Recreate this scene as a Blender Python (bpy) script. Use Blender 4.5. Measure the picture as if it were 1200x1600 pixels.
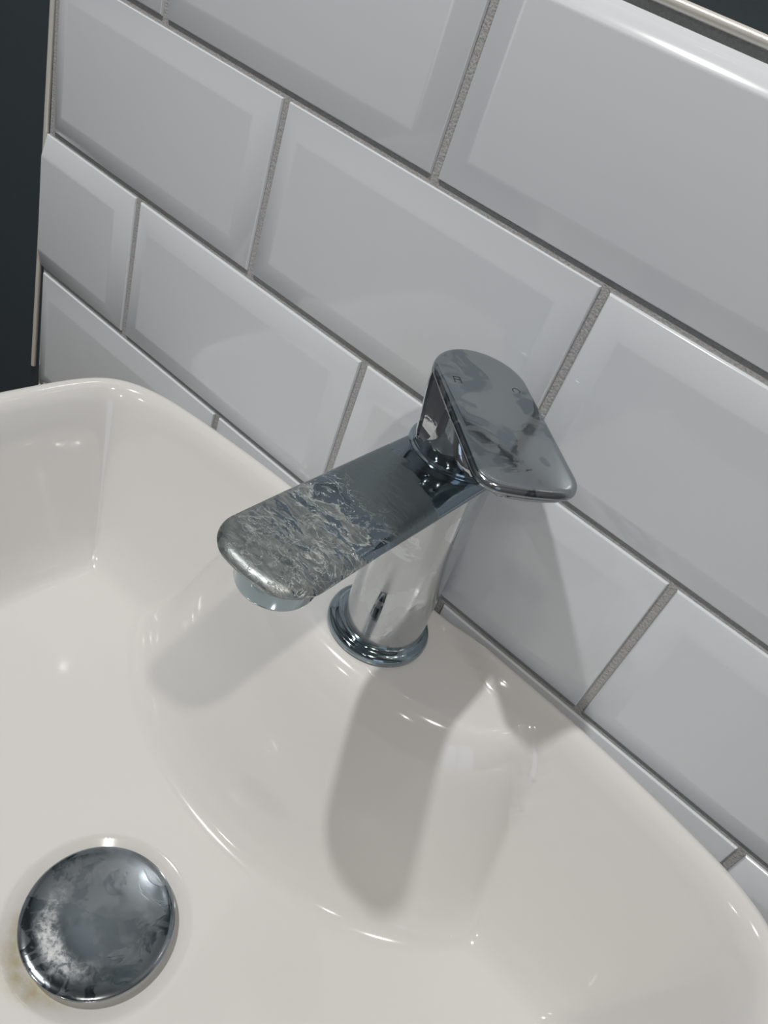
import bpy, bmesh, math, random
import numpy as np
from mathutils import Vector, Matrix, Euler

random.seed(7)
for o in list(bpy.data.objects):
    bpy.data.objects.remove(o, do_unlink=True)
scene = bpy.context.scene
COL = scene.collection

# ------------------------------------------------------------------ camera
cam_d = bpy.data.cameras.new('camera')
cam = bpy.data.objects.new('camera', cam_d)
COL.objects.link(cam)
cam.location = (0.4184, -0.3469, 0.3251)
cam.rotation_euler = Euler((0.8765, -0.3053, 0.6975), 'XYZ')
cam_d.sensor_fit = 'VERTICAL'
cam_d.sensor_height = 24.0
cam_d.lens = 24.0 * 1255.3 / 1600.0
cam_d.clip_start = 0.01
cam_d.clip_end = 50
scene.camera = cam

# ------------------------------------------------------------------ view, world, lights
scene.view_settings.view_transform = 'Standard'
scene.view_settings.look = 'None'
scene.view_settings.exposure = 0.0
scene.view_settings.gamma = 1.0
scene.view_settings.use_curve_mapping = False

world = bpy.data.worlds.new('world')
scene.world = world
world.use_nodes = True
bg = world.node_tree.nodes['Background']
bg.inputs[0].default_value = (0.62, 0.78, 1.0, 1)
bg.inputs[1].default_value = 1.0

LAMP_W = 12.2
LAMP_COL = (1.0, 0.955, 0.895)
LAMP_R = 0.028
CEIL_Z = 1.55
LAMPS = [(-0.165, -0.64, 1.25), (0.83, -0.64, 0.72), (-0.165, -1.60, 0.15), (0.83, -1.60, 0.18)]

# portal that guides daylight through the window of the right-hand wall
WIN = (-1.55, -0.75, 0.05, 1.05)      # y0, y1, z0, z1
pd = bpy.data.lights.new('window_portal', 'AREA')
pd.shape = 'RECTANGLE'; pd.size = 1.0; pd.size_y = 0.8
pd.cycles.is_portal = True
po = bpy.data.objects.new('window_portal', pd); COL.objects.link(po)
po.location = (1.63, (WIN[0] + WIN[1]) / 2, (WIN[2] + WIN[3]) / 2)
po.rotation_euler = (0, math.pi / 2, 0)

# ------------------------------------------------------------------ materials
def newmat(name):
    m = bpy.data.materials.new(name)
    m.use_nodes = True
    nt = m.node_tree
    b = nt.nodes['Principled BSDF']
    return m, nt, b

def N(nt, kind, **kw):
    n = nt.nodes.new(kind)
    for k, v in kw.items():
        if k.startswith('i_'):
            n.inputs[k[2:].replace('_', ' ')].default_value = v
        else:
            setattr(n, k, v)
    return n

def plain(name, col, rough=0.5, metal=0.0, coat=0.0, bump=0.0, bscale=200, spec=None, var=0.0):
    m, nt, b = newmat(name)
    b.inputs['Base Color'].default_value = (*col, 1)
    b.inputs['Roughness'].default_value = rough
    b.inputs['Metallic'].default_value = metal
    b.inputs['Coat Weight'].default_value = coat
    b.inputs['Coat Roughness'].default_value = 0.03
    if spec is not None:
        b.inputs['Specular IOR Level'].default_value = spec
    tc = N(nt, 'ShaderNodeTexCoord')
    if bump or var:
        no = N(nt, 'ShaderNodeTexNoise', i_Scale=bscale, i_Detail=5.0)
        nt.links.new(tc.outputs['Object'], no.inputs['Vector'])
    if bump:
        bp = N(nt, 'ShaderNodeBump', i_Strength=bump, i_Distance=0.002)
        nt.links.new(no.outputs['Fac'], bp.inputs['Height'])
        nt.links.new(bp.outputs['Normal'], b.inputs['Normal'])
    if var:
        rp = N(nt, 'ShaderNodeMapRange')
        rp.inputs['From Min'].default_value = 0.3; rp.inputs['From Max'].default_value = 0.7
        rp.inputs['To Min'].default_value = 1 - var; rp.inputs['To Max'].default_value = 1 + var
        mx = N(nt, 'ShaderNodeVectorMath', operation='SCALE')
        mx.inputs[0].default_value = col
        nt.links.new(no.outputs['Fac'], rp.inputs['Value'])
        nt.links.new(rp.outputs[0], mx.inputs['Scale'])
        nt.links.new(mx.outputs[0], b.inputs['Base Color'])
    return m

def tile_mat():
    m, nt, b = newmat('white_tile_glaze')
    b.inputs['Base Color'].default_value = (0.68, 0.715, 0.755, 1)
    b.inputs['Roughness'].default_value = 0.13
    b.inputs['Coat Weight'].default_value = 0.5
    b.inputs['Coat Roughness'].default_value = 0.05
    tc = N(nt, 'ShaderNodeTexCoord')
    no = N(nt, 'ShaderNodeTexNoise', i_Scale=9.0, i_Detail=2.0)
    bp = N(nt, 'ShaderNodeBump', i_Strength=0.18, i_Distance=0.004)
    nt.links.new(tc.outputs['Object'], no.inputs['Vector'])
    nt.links.new(no.outputs['Fac'], bp.inputs['Height'])
    nt.links.new(bp.outputs['Normal'], b.inputs['Normal'])
    nt.links.new(bp.outputs['Normal'], b.inputs['Coat Normal'])
    return m

def basin_mat():
    # white glazed ceramic, with yellow limescale staining on the front left of the waste
    m, nt, b = newmat('white_basin_ceramic')
    b.inputs['Roughness'].default_value = 0.10
    b.inputs['Coat Weight'].default_value = 0.6
    b.inputs['Coat Roughness'].default_value = 0.02
    g = N(nt, 'ShaderNodeTexCoord')
    dist = N(nt, 'ShaderNodeVectorMath', operation='DISTANCE')
    dist.inputs[1].default_value = STAIN
    nt.links.new(g.outputs['Object'], dist.inputs[0])
    no = N(nt, 'ShaderNodeTexNoise', i_Scale=70.0, i_Detail=6.0, i_Roughness=0.6)
    nt.links.new(g.outputs['Object'], no.inputs['Vector'])
    mr = N(nt, 'ShaderNodeMapRange')
    mr.inputs['From Min'].default_value = 0.030; mr.inputs['From Max'].default_value = 0.020
    nt.links.new(dist.outputs['Value'], mr.inputs['Value'])
    mu = N(nt, 'ShaderNodeMath', operation='MULTIPLY')
    mr2 = N(nt, 'ShaderNodeMapRange')
    mr2.inputs['From Min'].default_value = 0.35; mr2.inputs['From Max'].default_value = 0.65
    nt.links.new(no.outputs['Fac'], mr2.inputs['Value'])
    nt.links.new(mr.outputs[0], mu.inputs[0]); nt.links.new(mr2.outputs[0], mu.inputs[1])
    mix = N(nt, 'ShaderNodeMix', data_type='RGBA')
    mix.inputs[6].default_value = (0.68, 0.675, 0.665, 1)
    mix.inputs[7].default_value = (0.48, 0.42, 0.25, 1)
    nt.links.new(mu.outputs[0], mix.inputs[0])
    nt.links.new(mix.outputs[2], b.inputs['Base Color'])
    return m

def chrome(name, tint=(0.60, 0.64, 0.66), rough=0.05, film=0.0, crust=None, smear_glare=None, bumpy=0.02, seed=0.0):
    """polished chrome; film = amount of patchy dried water marks, crust = (axis start, axis end) along local -y
    where heavy limescale covers the metal"""
    m, nt, b = newmat(name)
    b.inputs['Metallic'].default_value = 1.0
    tc = N(nt, 'ShaderNodeTexCoord')
    mp = N(nt, 'ShaderNodeMapping'); mp.inputs['Location'].default_value = (seed, seed * 1.7, 0)
    nt.links.new(tc.outputs['Object'], mp.inputs['Vector'])
    vec = mp.outputs['Vector']
    L = nt.links.new
    def noise(scale, detail=4, rough_=0.55, dist=0.0, v=None):
        n = N(nt, 'ShaderNodeTexNoise', i_Scale=scale, i_Detail=detail, i_Roughness=rough_, i_Distortion=dist)
        L(v or vec, n.inputs['Vector']); return n.outputs['Fac']
    def rng(v, a, b_, c=0.0, d=1.0):
        r = N(nt, 'ShaderNodeMapRange'); L(v, r.inputs['Value'])
        for k, x in zip(('From Min', 'From Max', 'To Min', 'To Max'), (a, b_, c, d)):
            r.inputs[k].default_value = x
        return r.outputs[0]
    def math_(op, a, b_):
        r = N(nt, 'ShaderNodeMath', operation=op)
        for i, x in enumerate((a, b_)):
            if isinstance(x, (int, float)): r.inputs[i].default_value = x
            else: L(x, r.inputs[i])
        return r.outputs[0]
    def mixc(f, a, b_):
        r = N(nt, 'ShaderNodeMix', data_type='RGBA'); L(f, r.inputs[0])
        for i, x in ((6, a), (7, b_)):
            if isinstance(x, tuple): r.inputs[i].default_value = (*x, 1)
            else: L(x, r.inputs[i])
        return r.outputs[2]
    def mixf(f, a, b_):
        r = N(nt, 'ShaderNodeMix', data_type='FLOAT'); L(f, r.inputs[0])
        for i, x in ((2, a), (3, b_)):
            if isinstance(x, (int, float)): r.inputs[i].default_value = x
            else: L(x, r.inputs[i])
        return r.outputs[0]
    big = noise(38, 5, 0.55, 0.8)
    patch = rng(big, 0.47, 0.50)
    patch2 = rng(noise(75, 3, 0.5, 1.2), 0.54, 0.56)
    outline = math_('SUBTRACT', 1.0, rng(math_('ABSOLUTE', math_('SUBTRACT', big, 0.485), 0.0), 0.0, 0.006))
    filmc = tuple(0.72*x + 0.13 for x in tint)
    filmf = math_('MULTIPLY', math_('MAXIMUM', patch, math_('MULTIPLY', patch2, 0.6)), film)
    col = mixc(filmf, tint, filmc)
    rg = mixf(filmf, rough, 0.20)
    metal = mixf(filmf, 1.0, 0.80)
    col = mixc(math_('MULTIPLY', outline, film * 0.22), col, (0.20, 0.22, 0.23))
    height = math_('MULTIPLY', patch, 0.15)
    if smear_glare:
        # whitish limescale wiped round the disc, with glare painted in as paler colour on one side; smear = (local x, y, reach, ring radius)
        d1 = N(nt, 'ShaderNodeVectorMath', operation='DISTANCE'); L(tc.outputs['Object'], d1.inputs[0])
        d1.inputs[1].default_value = (smear_glare[0], smear_glare[1], 0.009)
        glare_side = rng(d1.outputs['Value'], smear_glare[2], 0.004)
        sx = N(nt, 'ShaderNodeSeparateXYZ'); L(tc.outputs['Object'], sx.inputs[0])
        rad = math_('POWER', math_('ADD', math_('POWER', sx.outputs['X'], 2.0), math_('POWER', sx.outputs['Y'], 2.0)), 0.5)
        radn = math_('ADD', rad, math_('MULTIPLY', math_('SUBTRACT', noise(30, 4), 0.5), 0.010))
        ring = math_('SUBTRACT', 1.0, rng(math_('ABSOLUTE', math_('SUBTRACT', radn, smear_glare[3]), 0.0), 0.002, 0.008))
        cmb = N(nt, 'ShaderNodeCombineXYZ'); L(math_('MULTIPLY', radn, 14.0), cmb.inputs[0])
        ang = math_('ARCTAN2', sx.outputs['Y'], sx.outputs['X']); L(math_('MULTIPLY', ang, 0.35), cmb.inputs[1])
        fine = rng(noise(22, 8, 0.7, 0.4, cmb.outputs[0]), 0.38, 0.66)
        sm = math_('MULTIPLY', ring, math_('ADD', math_('MULTIPLY', glare_side, 1.0), 0.16))
        sm = math_('MULTIPLY', sm, math_('ADD', 0.25, fine))
        blotch = rng(noise(48, 3, 0.5, 0.5), 0.52, 0.60)
        col = mixc(math_('MULTIPLY', blotch, 0.45), col, (0.16, 0.19, 0.20))
        col = mixc(math_('MULTIPLY', sm, 0.55), col, (0.70, 0.71, 0.70)); rg = mixf(sm, rg, 0.45); metal = mixf(sm, metal, 0.45)
    if crust:
        sep = N(nt, 'ShaderNodeSeparateXYZ'); L(tc.outputs['Object'], sep.inputs[0])
        ax = rng(sep.outputs['Y'], crust[0], crust[1])
        # dull film in the middle, bare metal, then torn limescale flakes at the end
        wob = noise(26, 5, 0.6, 0.6, tc.outputs['Object'])
        sy = math_('ADD', sep.outputs['Y'], math_('MULTIPLY', math_('SUBTRACT', wob, 0.5), 0.050))
        sy = math_('ADD', sy, math_('MULTIPLY', sep.outputs['X'], 0.35))
        mid = math_('MULTIPLY', rng(sy, -0.034, -0.0355), rng(sy, -0.083, -0.079))
        end = rng(sy, -0.091, -0.094)
        mp2 = N(nt, 'ShaderNodeMapping'); mp2.inputs['Rotation'].default_value = (0, 0, 0.25)
        mp2.inputs['Scale'].default_value = (0.38, 1.15, 1)
        L(tc.outputs['Object'], mp2.inputs['Vector'])
        st = noise(190, 9, 0.66, 0.9, mp2.outputs['Vector'])
        cell = noise(60, 7, 0.62, 1.1, mp2.outputs['Vector'])
        tear = rng(math_('ADD', math_('MULTIPLY', st, 0.6), math_('MULTIPLY', cell, 0.6)), 0.535, 0.575)
        endf = math_('MULTIPLY', end, math_('MAXIMUM', tear, rng(sy, -0.113, -0.135)))
        vein = math_('SUBTRACT', 1.0, rng(math_('ABSOLUTE', math_('SUBTRACT', noise(75, 6, 0.65, 1.4, tc.outputs['Object']), 0.5), 0.0), 0.0, 0.016))
        veinzone = math_('MULTIPLY', rng(sy, -0.070, -0.085), rng(sy, -0.150, -0.110))
        vein = math_('MULTIPLY', vein, veinzone)
        crustf = math_('MAXIMUM', math_('MULTIPLY', mid, 0.85), endf)
        shade = rng(noise(300, 6, 0.7, 0.5, mp2.outputs['Vector']), 0.35, 0.68, 0.0, 1.0)
        ccol = mixc(math_('MULTIPLY', shade, endf), (0.15, 0.175, 0.185), (0.40, 0.43, 0.42))
        edge = math_('SUBTRACT', 1.0, rng(math_('ABSOLUTE', math_('SUBTRACT', sy, -0.093), 0.0), 0.0, 0.0009))
        hair = math_('SUBTRACT', 1.0, rng(math_('ABSOLUTE', math_('SUBTRACT', noise(48, 4, 0.5, 0.8, tc.outputs['Object']), 0.47), 0.0), 0.0, 0.007))
        col = mixc(crustf, col, ccol)
        col = mixc(math_('MULTIPLY', math_('MULTIPLY', hair, mid), 0.5), col, (0.13, 0.15, 0.16))
        ridge = math_('MAXIMUM', vein, math_('MULTIPLY', edge, tear))
        col = mixc(math_('MULTIPLY', ridge, 0.42), col, (0.72, 0.75, 0.72))
        rg = mixf(crustf, rg, 0.30)
        rg = mixf(endf, rg, 0.38)
        metal = mixf(crustf, metal, 0.75)
        metal = mixf(ridge, metal, 0.3)
        height = math_('ADD', height, math_('ADD', math_('MULTIPLY', crustf, math_('ADD', 0.4, math_('MULTIPLY', st, 1.2))), math_('MULTIPLY', ridge, 0.8)))
    L(col, b.inputs['Base Color']); L(rg, b.inputs['Roughness']); L(metal, b.inputs['Metallic'])
    bp = N(nt, 'ShaderNodeBump', i_Strength=0.5 if crust else 0.25, i_Distance=0.0004)
    L(height, bp.inputs['Height'])
    bp2 = N(nt, 'ShaderNodeBump', i_Strength=bumpy, i_Distance=0.003)
    L(noise(22, 2), bp2.inputs['Height']); L(bp.outputs['Normal'], bp2.inputs['Normal'])
    L(bp2.outputs['Normal'], b.inputs['Normal'])
    return m

# ------------------------------------------------------------------ mesh helpers
def obj(name, bm_or_me, mat, parent=None, smooth=None):
    if isinstance(bm_or_me, bmesh.types.BMesh):
        me = bpy.data.meshes.new(name)
        bmesh.ops.recalc_face_normals(bm_or_me, faces=bm_or_me.faces)
        if parent is not None:
            base = parent['_base'] if '_base' in parent else (0, 0, 0)
            bmesh.ops.translate(bm_or_me, verts=bm_or_me.verts, vec=-Vector(base))
        bm_or_me.to_mesh(me); bm_or_me.free()
    else:
        me = bm_or_me
    for mm in (mat if isinstance(mat, (list, tuple)) else [mat]):
        me.materials.append(mm)
    o = bpy.data.objects.new(name, me)
    COL.objects.link(o)
    if parent is not None:
        o.parent = parent
        if '_base' in parent: o['_base'] = parent['_base']
    if smooth is not None:
        for p in me.polygons: p.use_smooth = True
        if smooth < 3:
            me.set_sharp_from_angle(angle=smooth)
    return o

def thing(name, label, cat, base, group=None):
    o = bpy.data.objects.new(name, None)
    COL.objects.link(o)
    o.empty_display_size = 0.05
    o.location = base
    o['_base'] = base
    o['label'] = label; o['category'] = cat
    if group: o['group'] = group
    return o

def struct(name, bm, mat, smooth=None, parent=None):
    o = obj(name, bm, mat, parent, smooth)
    if parent is None: o['kind'] = 'structure'
    return o

def box(bm, x0, x1, y0, y1, z0, z1):
    vs = [bm.verts.new((x, y, z)) for x in (x0, x1) for y in (y0, y1) for z in (z0, z1)]
    for f in ((0,1,3,2),(4,6,7,5),(0,4,5,1),(2,3,7,6),(0,2,6,4),(1,5,7,3)):
        bm.faces.new([vs[i] for i in f])
    return vs

def rbox(x0, x1, y0, y1, z0, z1, r=0.003, seg=3):
    bm = bmesh.new(); box(bm, x0, x1, y0, y1, z0, z1)
    bmesh.ops.bevel(bm, geom=list(bm.edges), offset=r, segments=seg, profile=0.5, affect='EDGES')
    return bm

def lathe(prof, cx, cy, n=96, bm=None, cap0=True, cap1=True):
    bm = bm or bmesh.new()
    rows = []
    for r, z in prof:
        rows.append([bm.verts.new((cx + r * math.cos(2*math.pi*i/n), cy + r * math.sin(2*math.pi*i/n), z)) for i in range(n)])
    for a, b in zip(rows, rows[1:]):
        for i in range(n):
            bm.faces.new((a[i], a[(i+1) % n], b[(i+1) % n], b[i]))
    if cap0: bm.faces.new(rows[0][::-1])
    if cap1: bm.faces.new(rows[-1])
    return bm

def inset(pts, d):
    """move a closed CCW 2-D outline inwards by d"""
    n = len(pts); out = []
    for i in range(n):
        a, b, c = pts[i-1], pts[i], pts[(i+1) % n]
        t1 = np.array(b) - np.array(a); t2 = np.array(c) - np.array(b)
        t = t1/np.linalg.norm(t1) + t2/np.linalg.norm(t2)
        t /= np.linalg.norm(t)
        out.append((b[0] - t[1]*d, b[1] + t[0]*d))
    return out

def plate(outline, prof, to3d, bm=None, grid=False):
    """stack insets of an outline: prof = [(inset, height)], to3d(s, t, h) -> xyz"""
    bm = bm or bmesh.new()
    rows = [[bm.verts.new(to3d(*p, h)) for p in inset(outline, d)] for d, h in prof]
    n = len(outline)
    for a, b in zip(rows, rows[1:]):
        for i in range(n):
            bm.faces.new((a[i], a[(i+1) % n], b[(i+1) % n], b[i]))
    bm.faces.new(rows[0][::-1])
    if not grid: bm.faces.new(rows[-1]); return bm
    # bridge the top across with regular strips so that it can be crowned
    top = rows[-1]; P = inset(outline, prof[-1][0]); h = prof[-1][1]
    half = n//2
    # walk both sides from the back pole to the front pole
    ib = min(range(n), key=lambda i: P[i][0])
    Lp = [(ib - k) % n for k in range(half+1)]; Rp = [(ib + k) % n for k in range(half+1)]
    M = 10; prev = None
    for a_, b_ in zip(Lp, Rp):
        if a_ == b_: row = [top[a_]]*(M+1)
        else:
            row = [top[a_]]
            for k in range(1, M):
                f = k/M; row.append(bm.verts.new(to3d(P[a_][0]*(1-f)+P[b_][0]*f, P[a_][1]*(1-f)+P[b_][1]*f, h)))
            row.append(top[b_])
        if prev:
            for k in range(M):
                q = []
                for v in (prev[k], prev[k+1], row[k+1], row[k]):
                    if v not in q: q.append(v)
                if len(q) > 2: bm.faces.new(q)
        prev = row
    return bm

def rounded_tongue(r, L, rc, bulge=0.0, back=True, w_end=None, nb=48, nc=12):
    """outline: half circle of radius r about the origin (towards -s), straight sides to s=L with rounded corners"""
    we = w_end if w_end is not None else r
    pts = []
    for i in range(nb + 1):                   # back half circle from (0,r) over (-r,0) to (0,-r)
        a = math.pi/2 + math.pi * i / nb
        pts.append((r*math.cos(a), r*math.sin(a)))
    for i in range(1, 12):
        k = i/12; pts.append((k*(L-rc), -(r + (we-r)*k)))
    for i in range(nc + 1):
        a = -math.pi/2 + (math.pi/2) * i / nc
        pts.append((L - rc + rc*math.cos(a), -we + rc + rc*math.sin(a)))
    m = 10
    for i in range(1, m):
        k = i/m; t = (-we + rc) + 2*(we - rc)*k
        pts.append((L, t))
    for i in range(nc + 1):
        a = (math.pi/2) * i / nc
        pts.append((L - rc + rc*math.cos(a), we - rc + rc*math.sin(a)))
    for i in range(1, 12):
        k = 1 - i/12; pts.append((k*(L-rc), r + (we-r)*k))
    return [(s + bulge*(1-(t/we)**2), t) if s > L-rc else (s, t) for s, t in pts]

def sweep_tube(path, r, n=10, bm=None):
    bm = bm or bmesh.new(); rows = []
    P = [Vector(p) for p in path]
    for i, p in enumerate(P):
        t = (P[min(i+1, len(P)-1)] - P[max(i-1, 0)]).normalized()
        a = t.orthogonal().normalized(); b = t.cross(a)
        rr = r if not callable(r) else r(i/(len(P)-1))
        rows.append([bm.verts.new(p + rr*(a*math.cos(2*math.pi*k/n) + b*math.sin(2*math.pi*k/n))) for k in range(n)])
    for a, b in zip(rows, rows[1:]):
        for k in range(n): bm.faces.new((a[k], a[(k+1) % n], b[(k+1) % n], b[k]))
    bm.faces.new(rows[0][::-1]); bm.faces.new(rows[-1])
    return bm

# ------------------------------------------------------------------ the room
X0, X1, Y0, YW, Z0 = -0.95, 1.60, -2.20, 0.008, -0.86
M_dark = plain('slate_blue_wall_paint', (0.036, 0.050, 0.060), 0.6, bump=0.05, bscale=300)
M_ceil = plain('white_ceiling_paint', (0.50, 0.50, 0.50), 0.8, bump=0.03)
M_side = plain('pale_grey_wall_paint', (0.20, 0.21, 0.225), 0.7, bump=0.03)
M_floor = plain('grey_floor_tile', (0.16, 0.16, 0.16), 0.4, var=0.15, bscale=6)
M_grout = plain('grey_grout', (0.40, 0.40, 0.40), 0.9, bump=0.4, bscale=800, var=0.10)
M_tile = tile_mat()
M_trim = plain('white_metal_trim', (0.80, 0.78, 0.73), 0.22, metal=0.3)

bm = bmesh.new(); box(bm, X0, X1, Y0, YW, Z0 - 0.05, Z0); struct('floor', bm, M_floor)
bm = bmesh.new(); box(bm, X0 - 0.06, X1 + 0.06, Y0 - 0.06, YW + 0.06, CEIL_Z, CEIL_Z + 0.06); struct('ceiling', bm, M_ceil)
bm = bmesh.new(); box(bm, X0, X1, YW, YW + 0.06, Z0, CEIL_Z); struct('wall_back', bm, M_dark)
bm = bmesh.new(); box(bm, X0 - 0.06, X0, Y0, YW, Z0, CEIL_Z); struct('wall_left', bm, M_side)
bm = bmesh.new(); box(bm, X0, X1, Y0 - 0.06, Y0, Z0, CEIL_Z); struct('wall_front', bm, M_side)
bm = bmesh.new()                                   # right wall with the window opening
wy0, wy1, wz0, wz1 = WIN
box(bm, X1, X1 + 0.06, Y0, wy0, Z0, CEIL_Z); box(bm, X1, X1 + 0.06, wy1, YW, Z0, CEIL_Z)
box(bm, X1, X1 + 0.06, wy0, wy1, Z0, wz0); box(bm, X1, X1 + 0.06, wy0, wy1, wz1, CEIL_Z)
struct('wall_right', bm, M_side)
bm = bmesh.new()
for a in ((wy0, wy0+.04, wz0, wz1), (wy1-.04, wy1, wz0, wz1), (wy0, wy1, wz0, wz0+.04), (wy0, wy1, wz1-.04, wz1),
          ((wy0+wy1)/2-.02, (wy0+wy1)/2+.02, wz0, wz1)):
    box(bm, X1 + 0.01, X1 + 0.05, a[0], a[1], a[2], a[3])
struct('window_1', bm, M_trim)

# tiled splashback: bevelled brick tiles, grout bed and edge trims
GX, GY, W, H = 0.0050, 0.0048, 0.2, 0.1
XR = 0.74
def one_tile(bm, x0, x1, z0, z1, bl=True, br=True, top_facet=False):
    bx = 0.0150; y_top = -0.0042
    tilt = (random.uniform(-.0002, .0002), random.uniform(-.0002, .0002))
    cx, cz = (x0+x1)/2, (z0+z1)/2
    #          inset, y
    levels = [(0.0, 0.0042), (0.0, 0.0008), (0.0004, 0.0001), (0.0010, -0.0002), (bx - 0.0016, y_top + 0.0004), (bx - .0005, y_top + .0001), (bx + 0.0008, y_top)]
    rows = []
    for d, y in levels:
        l = d if bl else min(d, 0.0012); r = d if br else min(d, 0.0012)
        if d == 0: l = r = 0
        zt = z1 - d
        if top_facet:                     # cut top edge with a steep rounded shoulder
            zt = z1 - {0.0: 0.0}.get(d, 0.0041 + d * 0.52)
            if d == 0: zt = z1
        cr = min(0.0012, d*0.3)
        c = [(x0 + l, z0 + d), (x1 - r, z0 + d), (x1 - r, zt), (x0 + l, zt)]
        rows.append([bm.verts.new((x, y + tilt[0]*(x-cx)/.1*(y < 0) + tilt[1]*(z-cz)/.05*(y < 0), z)) for x, z in c])
    if top_facet:
        for v in rows[1][2:]: v.co.y = 0.0036
    for a, b in zip(rows, rows[1:]):
        for i in range(4): bm.faces.new((a[i], a[(i+1) % 4], b[(i+1) % 4], b[i]))
    bm.faces.new(rows[-1])
bm = bmesh.new()
rows = [  # z bottom, z top, first x, offsets
    (3*GY+2*H, 0.3106, -0.2016 + W + GX, -0.0945, True),
    (2*GY+H, 2*GY+2*H, -0.0985 + W + GX, -0.0980, False),
    (GY, GY+H, 0.0, -0.1052, False),
    (-H, 0.0, -0.0998 + W + GX, -0.1022, False),
    (-H-GY-H, -GY-H, 0.0, -0.1020, False),
]
for zb, zt, xs, xl, tf in rows:
    x = xs
    edges = [(xl, xs - GX, abs(xs - GX - xl - W) < 0.012)]
    while x < XR:
        edges.append((x, min(x + W, XR), x + W <= XR)); x += W + GX
    for k, (a, b, full) in enumerate(edges):
        jz = random.uniform(-.0003, .0003)
        one_tile(bm, a, b, zb + jz, zt + (0 if tf else jz), bl=(full or k > 0), br=(full or k == 0), top_facet=tf)
cl = struct('wall_back_tiles', bm, M_tile, smooth=math.radians(28))
bm = bmesh.new(); box(bm, -0.1035, XR + .004, 0.0016, YW + .0005, -0.205, 0.3128)
struct('wall_back_grout', bm, M_grout)
# trims: slim rounded metal lips
def trim(pts, r, name):
    bm = sweep_tube(pts, r, 12); struct(name, bm, M_trim, smooth=1.0)
trim([(-0.1068, 0.0020, 0.3138), (-0.1068, 0.0020, 0.20), (-0.1095, 0.002, 0.05), (-0.1125, 0.0020, -0.092)], 0.0021, 'trim_1')
trim([(-0.1068, 0.0010, 0.3140), (XR + .006, 0.0010, 0.3140)], 0.0022, 'trim_2')
trim([(XR + .006, 0.0010, 0.3140), (XR + .006, 0.0010, -0.205)], 0.0022, 'trim_3')

# ------------------------------------------------------------------ wash basin
BX, BY = 0.2930, -0.2120
quart = [(0, -.0040), (-.05, -.0040), (-.10, -.0046), (-.135, -.0062), (-.165, -.0090), (-.195, -.0125), (-.218, -.0165), (-.235, -.0222),
         (-.247, -.0290), (-.2555, -.0375), (-.2615, -.0490), (-.2655, -.066), (-.2682, -.09), (-.2702, -.12), (-.2716, -.16), (-.272, -.212)]
def mirror_outline():
    q = [(BX + a, b) for a, b in quart]
    left_front = [(x, 2*BY - y) for x, y in q[::-1][1:]]
    L = q + left_front
    R = [(2*BX - x, y) for x, y in L[::-1][1:-1]]
    P = np.array(L + R)                        # counter-clockwise seen from above
    # densify with a Catmull-Rom spline
    n = len(P); out = []
    for i in range(n):
        p0, p1, p2, p3 = P[i-1], P[i], P[(i+1) % n], P[(i+2) % n]
        for k in range(8):
            t = k/8
            out.append(0.5*((2*p1) + (-p0+p2)*t + (2*p0-5*p1+4*p2-p3)*t*t + (-p0+3*p1-3*p2+p3)*t**3))
    out = np.array(out)
    # resample evenly
    d = np.r_[0, np.cumsum(np.linalg.norm(np.diff(np.r_[out, out[:1]], axis=0), axis=1))]
    s = np.linspace(0, d[-1], 601)[:-1]
    oo = np.r_[out, out[:1]]
    return np.stack([np.interp(s, d, oo[:, 0]), np.interp(s, d, oo[:, 1])], 1)
OUT = mirror_outline()
DRAIN = np.array([0.2925, -0.2150])
RIM_Z = 0.0030
def smin(a, b, k):
    h = np.clip(0.5 + 0.5*(b-a)/k, 0, 1)
    return b*(1-h) + a*h - k*h*(1-h)
def smax(a, b, k): return -smin(-a, -b, k)
def bowl_z(x, y, d):
    """height of the glazed surface at plan point x, y lying d inside the outline"""
    rimtop = RIM_Z - 0.0045*np.clip((0.0045-d)/0.0045, 0, 1)**2
    r = np.hypot(x-DRAIN[0], y-DRAIN[1])
    floor = -0.1255 + 0.050*np.clip(r-0.040, 0, 1) + 0.10*np.clip(r-.1, 0, 1)**1.5
    floor = floor - 0.004*np.clip((0.047-r)/0.010, 0, 1)
    k = 2.35
    wall = RIM_Z - (d-0.0125+0.0122*np.exp(-((x-0.2935)/0.055)**4)*(y > BY))*k
    z = smin(np.full_like(x, RIM_Z), wall, 0.013)
    # raised ledge carrying the tap
    a, b = 0.108, 0.062
    u = (x-0.2935)/a; v = (y+0.0200)/b
    v = np.where(v > 0, v*0.25, v)
    f = np.hypot(u, v) + 1e-6
    g = np.hypot(u/a, v/b)/f + 1e-6
    e = (f-1)/g
    e = np.minimum(e, 0.3)
    deck = -0.0078 - 0.02*np.clip(-(y+0.072), 0, .1) + 0*x
    ledge = smin(deck, deck - (e)*2.3, 0.029)
    z = smax(z, smin(ledge, np.full_like(x, RIM_Z), 0.002), 0.004 + 0.008*np.clip((-y-.03)/.03, 0, 1))
    z = smax(z, floor, 0.030)
    # drop of the outermost rounded edge
    return z - (RIM_Z - rimtop)
def dist_out(P):
    A = OUT; B = np.roll(OUT, -1, axis=0); AB = B-A; L2 = (AB**2).sum(1)
    best = np.full(len(P), 9.0)
    for i in range(0, len(P), 4000):
        q = P[i:i+4000, None, :]
        t = np.clip(((q-A)*AB).sum(2)/L2, 0, 1)
        best[i:i+4000] = np.sqrt((((A + t[..., None]*AB) - q)**2).sum(2)).min(1)
    return best
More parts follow.
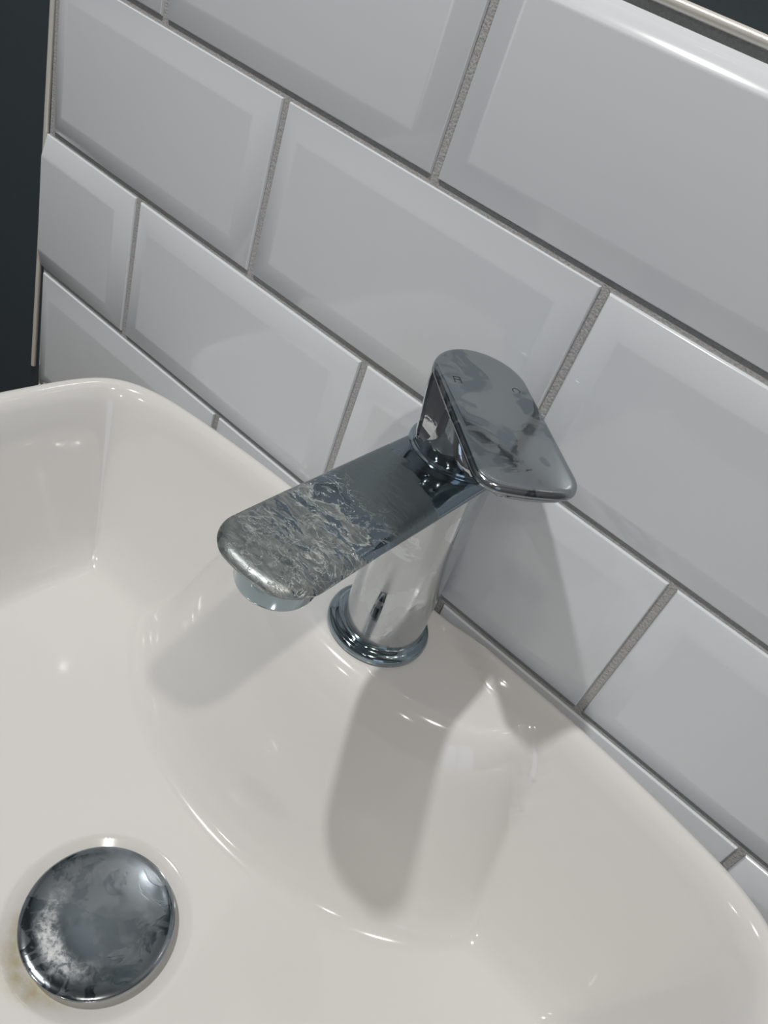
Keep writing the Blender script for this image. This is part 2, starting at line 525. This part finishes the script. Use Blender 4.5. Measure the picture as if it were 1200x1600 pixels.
def build_basin():
    n = len(OUT)
    s1 = 1 - np.array([0, .0012, .003, .005, .008, .0115, .015, .019, .024, .030, .036])/0.2
    s2 = np.linspace(s1[-1], 0.02, 190)[1:]
    S = np.r_[s1, s2]
    rings = [DRAIN + s*(OUT-DRAIN) for s in S]
    P = np.concatenate(rings)
    d = dist_out(P)
    z = bowl_z(P[:, 0], P[:, 1], d)
    verts = [(p[0], p[1], zz) for p, zz in zip(P, z)]
    faces = []
    for r in range(len(S)-1):
        for i in range(n):
            j = (i+1) % n
            faces.append((r*n+i, r*n+j, (r+1)*n+j, (r+1)*n+i))
    c = len(verts); verts.append((DRAIN[0], DRAIN[1], float(z[-1])))
    r = len(S)-1
    for i in range(n): faces.append((r*n+i, r*n+(i+1) % n, c))
    # outside of the basin, tapering to its foot on the worktop
    prev = 0
    prof = [(1.0, -.0045), (0.9995, -.010), (0.995, -.030), (0.97, -.070), (0.93, -.105), (0.87, -.132), (0.80, -.146), (0.78, -.150)]
    cc = np.array([BX, BY + 0.0])
    prev_idx = list(range(n))
    back = OUT[:, 1].max()
    for sc, zz in prof:
        q = cc + sc*(OUT-cc)
        base = len(verts)
        for p in q: verts.append((p[0], p[1], zz))
        for i in range(n):
            j = (i+1) % n
            faces.append((prev_idx[i], base+i, base+j, prev_idx[j]))
        prev_idx = list(range(base, base+n))
    faces.append(tuple(prev_idx))
    me = bpy.data.meshes.new('basin_bowl')
    me.from_pydata([tuple(np.array(v)-np.array(BASE_B)) for v in verts], [], faces)
    me.validate(); me.update()
    bm = bmesh.new(); bm.from_mesh(me); bmesh.ops.remove_doubles(bm, verts=bm.verts, dist=1e-6)
    bmesh.ops.recalc_face_normals(bm, faces=bm.faces); bm.to_mesh(me); bm.free()
    return me
BASE_B = (BX, BY, -0.150)
STAIN = (DRAIN[0]-0.004-BX, DRAIN[1]-0.022-BY, -0.126+0.150)
M_basin = basin_mat()
o = obj('wash_basin', build_basin(), M_basin, smooth=math.radians(60))
o.location = BASE_B
o['label'] = 'large white glazed ceramic wash basin set against the tiled wall'
o['category'] = 'basin'

# ------------------------------------------------------------------ pop-up waste
CR = 0.0382
t = thing('basin_waste', 'round domed chrome push-down waste with water marks in the bottom of the white basin', 'plug', (DRAIN[0], DRAIN[1], -0.1295))
M_cap = chrome('marked_chrome_cap', tint=(0.31, 0.35, 0.385), rough=0.10, film=0.6, smear_glare=(-0.006, -0.024, 0.030, 0.025), seed=3.1, bumpy=0.05)
M_chr = chrome('polished_chrome', tint=(0.60, 0.64, 0.67), rough=0.05, film=0.25, seed=1.0)
bm = lathe([(0.0, -.1296), (0.0330, -.1296), (0.0345, -.1290), (0.0350, -.1278), (0.0340, -.1268), (0.030, -.1266), (0.026, -.130), (0.0, -.130)][1:-1], *DRAIN, cap0=True, cap1=True)
obj('flange', bm, M_chr, t, 0.7)
bm = lathe([(0.012, -.130), (0.012, -.1230), (0.020, -.1222)], *DRAIN, n=48)
obj('stem', bm, M_chr, t, 0.7)
prof = [(0.020, -.1220), (CR-.0025, -.1222), (CR-.0008, -.1218), (CR, -.1209), (CR-.0003, -.1201), (CR-.0014, -.1195)]
for i in range(1, 15):
    k = 1 - i/15; prof.append(((CR-.0016)*k + .0002, -.1194 + 0.0010*(1-k*k)))
prof.append((0.0004, -.1184))
obj('cap', lathe(prof, *DRAIN, n=128), M_cap, t, 0.7)

# ------------------------------------------------------------------ mixer tap
TX, TY = 0.2935, -0.0410
DECK = -0.0075
tap = thing('mixer_tap', 'chrome single-lever basin mixer tap with flat limescaled spout, on the white basin ledge', 'tap', (TX, TY, DECK))
M_body = chrome('chrome_body', tint=(0.56, 0.59, 0.61), rough=0.045, film=0.8, seed=5.0)
M_spout = chrome('limescaled_chrome_spout', tint=(0.20, 0.25, 0.29), rough=0.05, film=0.15, crust=(-0.048, -0.105), seed=0.4)
M_lever = chrome('water_marked_chrome_lever', tint=(0.27, 0.305, 0.33), rough=0.08, film=0.75, seed=8.2)
M_neck = chrome('polished_chrome_neck', tint=(0.66, 0.69, 0.71), rough=0.06, film=0.1, seed=4.0)
M_ring = chrome('dark_chrome_ring', tint=(0.32, 0.395, 0.435), rough=0.07, film=0.15, seed=2.0)
M_mark = plain('engraved_mark', (0.06, 0.065, 0.07), 0.5, metal=0.6)

# base ring with rounded step
prof = [(0.0270, DECK), (0.0295, DECK), (0.0302, DECK+.0012), (0.0303, DECK+.0030), (0.0298, DECK+.0046), (0.0286, DECK+.0056), (0.0272, DECK+.0060),
        (0.0262, DECK+.0064), (0.0255, DECK+.0074), (0.0247, DECK+.0080), (0.0200, DECK+.0080)]
obj('base_ring', lathe(prof, TX, TY), M_ring, tap, 0.9)

YAW = -0.0394
U = Vector((-math.sin(YAW), -math.cos(YAW), 0)); S = Vector((-U.y, U.x, 0))
PZ0, SLOPE = 0.1218, 0.062
def sp3(s, t_, h):                       # spout frame: s along the spout, t across, h above its top plane
    p = Vector((TX, TY, 0)) + U*s + S*t_
    crown = 0.36*max(0.0, s-0.075)**2
    return (p.x, p.y, PZ0 + SLOPE*s + h - crown)
# body column: round at the foot, flaring very slightly backwards
bm = bmesh.new(); n = 96; rws = []
for k in range(25):
    f = k/24; z = DECK + .006 + (0.1190 - DECK - .006)*f
    r = 0.0238 - 0.0012*min(1, f*1.6); ox = 0.0012*(1-f); oy = 0.0010*(1-f)
    rws.append([bm.verts.new((TX + ox + r*math.cos(2*math.pi*i/n), TY + oy + r*math.sin(2*math.pi*i/n), z)) for i in range(n)])
for a, b in zip(rws, rws[1:]):
    for i in range(n): bm.faces.new((a[i], a[(i+1) % n], b[(i+1) % n], b[i]))
bm.faces.new(rws[0][::-1]); bm.faces.new(rws[-1])
obj('body', bm, M_body, tap, 0.9)

# spout blade
ol = rounded_tongue(0.0233, 0.1425, 0.0140, bulge=0.0040, w_end=0.0232)
prof = [(0.0060, -.0105), (0.0030, -.0098), (0.0012, -.0080), (0.0003, -.0060), (0.0, -.0044), (0.0004, -.0029), (0.0012, -.0017), (0.0024, -.0008), (0.0040, -.0002), (0.0060, 0.0)]
def sp_under(s, t_, h):
    # the blade is deeper at the column than at its tip
    f = 1 - 0.38*max(0, min(1, s/0.13))
    return sp3(s, t_, h*f if h < -0.004 else h)
obj('spout', plate(ol, prof, sp_under, grid=True), M_spout, tap, 0.9)

# aerator under the spout end
ax_, ay_, _ = sp3(0.1235, 0, 0)
prof = [(0.0120, .1080), (0.0148, .1080), (0.0159, .1088), (0.0163, .1100), (0.0163, .1215), (0.010, .1217)]
aer = obj('aerator', lathe(prof, ax_, ay_, 64), M_ring, tap, 0.8)

# collar between body and lever
LZ = 0.1235
prof = [(0.0200, LZ-.003), (0.0243, LZ-.003), (0.0247, LZ-.0022), (0.0247, LZ-.0008), (0.0243, LZ-.0001), (0.0236, LZ+.0002), (0.0231, LZ+.0004), (0.0228, LZ+.0012), (0.0200, LZ+.0024)]
obj('collar', lathe(prof, TX, TY), M_ring, tap, 0.6)

# lever: neck with scooped pocket, flat paddle
PSI = -0.6609
LU = Vector((math.cos(PSI), math.sin(PSI), 0)); LS = Vector((-LU.y, LU.x, 0))
LO = Vector((0.2886, -0.0372, 0))
LT = 0.1600                                # top of the paddle
def lv3(s, t_, h):
    p = LO + LU*s + LS*t_
    return (p.x, p.y, LT + h - 0.043*s + 0.020*t_*0)
lever = bpy.data.objects.new('lever', None); COL.objects.link(lever)
lever.parent = tap; lever['_base'] = tap['_base']
# neck: a round column with a polished pocket in each side and a hollowed front, lofted height by height
ZT = LT - 0.0046
def neck_bm():
    bm = bmesh.new(); rws = []
    zs = [.1240, .1250, .1262, .1264, .1268, .1274, .1282, .1292, .1310, .1327, .1350, .1374, .1400, .1428, .1470, .1506, ZT + .0008]
    s1z = [.1262, .1268, .1283, .1327, .1374, .1428, .1506, .16]; s1v = [.0005, .0030, .0058, .0090, .0110, .0124, .0136, .0142]
    s0z = [.1262, .1268, .1283, .1310, .16]; s0v = [.0003, -.0012, -.0028, -.0036, -.0040]
    sfz = [.1262, .1285, .1307, .1377, .145, .16]; sfv = [.0231, .0226, .0216, .0204, .0202, .0212]
    for z in zs:
        f = max(0.0, (z-.1262)/(ZT-.1262)); f2 = f*f*(3-2*f)
        r = 0.0226 + 0.0008*f
        c = Vector((TX, TY, 0)).lerp(LO, f2)
        s0, s1, sf = np.interp(z, s0z, s0v), np.interp(z, s1z, s1v), min(r*0.9999, np.interp(z, sfz, sfv))
        dep = 0.0 if z <= .1262 else min(1.0, (z-.1262)/.0006)**.5
        half = []
        t_at = lambda q: math.sqrt(max(0.0, r*r - q*q))
        tin = lambda q: t_at(s0) - .0013 - (q-s0)*.36
        a0 = math.pi - math.acos(max(-1, min(1, -s0/r)))
        a0 = math.acos(s0/r)                      # polar angle where the pocket starts
        a1 = math.acos(s1/r); af = math.acos(min(1, sf/r))
        for k in range(16):
            a = math.pi + (a0-math.pi)*k/15; half.append((r*math.cos(a), r*math.sin(a)))
        tc = t_at(s0); ti = tc + (tin(s0)-tc)*dep
        for k in range(1, 6): half.append((s0, tc + (ti-tc)*k/5))
        for k in range(1, 9):
            q = s0 + (s1-s0)*k/8; tq = t_at(q); half.append((q, tq + (tin(q)-tq)*dep))
        tc = t_at(s1); ti = tc + (tin(s1)-tc)*dep
        for k in range(1, 6): half.append((s1, ti + (tc-ti)*k/5))
        for k in range(1, 9):
            a = a1 + (af-a1)*k/8; half.append((r*math.cos(a), r*math.sin(a)))
        te = t_at(sf)
        for k in range(1, 6): half.append((sf + (0 if f == 0 else -.0008*math.sin(math.pi*k/10)*f), te*(1-k/5)))
        full = half + [(q, -t_) for q, t_ in half[::-1][1:-1]]
        rws.append([bm.verts.new((c.x + LU.x*q + LS.x*t_, c.y + LU.y*q + LS.y*t_, z)) for q, t_ in full])
    m = len(rws[0])
    for a, b in zip(rws, rws[1:]):
        for i in range(m): bm.faces.new((a[i], a[(i+1) % m], b[(i+1) % m], b[i]))
    bm.faces.new(rws[0][::-1]); bm.faces.new(rws[-1])
    return bm
obj('lever_neck', neck_bm(), M_neck, lever, math.radians(32))
ol = rounded_tongue(0.0236, 0.0738, 0.0095, bulge=0.0022, w_end=0.0240)
prof = [(0.0050, -.0048), (0.0016, -.0047), (0.0005, -.0040), (0.0, -.0026), (0.0003, -.0012), (0.0010, -.0003), (0.0020, 0.0), (0.0040, 0.0)]
paddle = obj('lever_paddle', plate(ol, prof, lv3), M_lever, lever, 0.9)
# front lip of the paddle turned down
def lip():
    bm = bmesh.new()
    path = []
    for i in range(-12, 13):
        k = i/12
        path.append(lv3(0.0705 + 0.0022*(1-k*k) - 0.006*max(0, abs(k)-.75)*4*.5, 0.0195*k, -.0046))
    return sweep_tube(path, lambda f: 0.0024*max(0.25, min(1, 6*min(f, 1-f))), 12, bm)
obj('paddle_lip', lip(), M_lever, lever, 1.2)

# engraved H and C beside the paddle's round end
def bars(segs, s0, t0, size, w, name):
    bm = bmesh.new()
    for (a, b, c, d) in segs:
        p = Vector((a, b)); q = Vector((c, d)); dr = (q-p).normalized(); nn = Vector((-dr.y, dr.x))*w/2
        quad = [p - dr*w/2 + nn, p - dr*w/2 - nn, q + dr*w/2 - nn, q + dr*w/2 + nn]
        lo = [bm.verts.new(lv3(s0 + v.x*size, t0 + v.y*size, -.0001)) for v in quad]
        hi = [bm.verts.new(lv3(s0 + v.x*size, t0 + v.y*size, 0.00006)) for v in quad]
        bm.faces.new(hi); bm.faces.new(lo[::-1])
        for i in range(4): bm.faces.new((lo[i], lo[(i+1) % 4], hi[(i+1) % 4], hi[i]))
    return obj(name, bm, M_mark, lever)
Hs = [(0, 0, 1, 0), (0, .75, 1, .75), (.45, 0, .45, .75), (0, 0, 0, .75)]
bars(Hs, 0.0030, -0.0160, 0.0042, 0.12, 'hot_mark')
Cs = []
for i in range(10):
    a0, a1 = [math.radians(50 + 26*k) for k in (i, i+1)]
    Cs.append((.5+.5*math.cos(a0), .5*math.sin(a0), .5+.5*math.cos(a1), .5*math.sin(a1)))
bars(Cs, 0.0045, 0.0150, 0.0036, 0.11, 'cold_mark')

# ------------------------------------------------------------------ vanity unit under the basin
M_vanity = plain('matt_grey_cabinet', (0.11, 0.12, 0.125), 0.45, bump=0.03)
M_top = plain('pale_oak_worktop', (0.42, 0.33, 0.24), 0.45, var=0.2, bscale=25)
o = obj('worktop', rbox(-0.06, 0.66, -0.46, 0.0, -0.180, -0.150, 0.002), M_top, smooth=0.6)
# sits below the tiles' lowest row and stands clear of the wall face
o['label'] = 'pale oak worktop slab under the white basin'; o['category'] = 'worktop'
v = thing('vanity_cabinet', 'matt grey vanity cabinet standing on the floor under the oak worktop', 'cabinet', (0.30, -0.22, Z0))
obj('carcass', rbox(-0.04, 0.64, -0.43, -0.006, Z0, -0.180, 0.002), M_vanity, v, 0.6)
for x0, x1, hx in ((-0.037, 0.298, 0.27), (0.302, 0.637, 0.33)):
    d = obj('door', rbox(x0, x1, -0.450, -0.4305, Z0 + .08, -0.184, 0.002), M_vanity, v, 0.6)
    obj('handle', sweep_tube([(hx, -0.452, -0.36), (hx, -0.470, -0.355), (hx, -0.470, -0.245), (hx, -0.452, -0.24)], 0.004), M_chr, d, 0.8)

# ------------------------------------------------------------------ ceiling downlights
M_bezel = plain('white_bezel', (0.8, 0.8, 0.8), 0.4)
M_lens = plain('frosted_lens', (0.9, 0.9, 0.88), 0.3)
NAMES = ['left of the pair nearest the tiled wall', 'right of the pair nearest the tiled wall',
         'left of the pair at the back of the room', 'right of the pair at the back of the room']
for (lx, ly, pw), nm in zip(LAMPS, NAMES):
    t = thing('ceiling_downlight', 'small round white ceiling downlight, ' + nm, 'light', (lx, ly, CEIL_Z))
    obj('bezel', lathe([(0.032, CEIL_Z), (0.045, CEIL_Z), (0.044, CEIL_Z-.004), (0.036, CEIL_Z-.006), (0.032, CEIL_Z-.003)], lx, ly, 48), M_bezel, t, 0.8)
    ld = bpy.data.lights.new('downlight_lamp', 'AREA'); ld.shape = 'DISK'; ld.size = LAMP_R*2
    ld.energy = LAMP_W*pw; ld.color = (1.0, 0.985, 0.955) if lx < 0 else (1.0, 0.925, 0.83)
    lo = bpy.data.objects.new('downlight_lamp', ld); COL.objects.link(lo)
    lo.parent = t; lo.location = (0, 0, -0.008)

for o in bpy.data.objects:
    if '_base' in o: del o['_base']
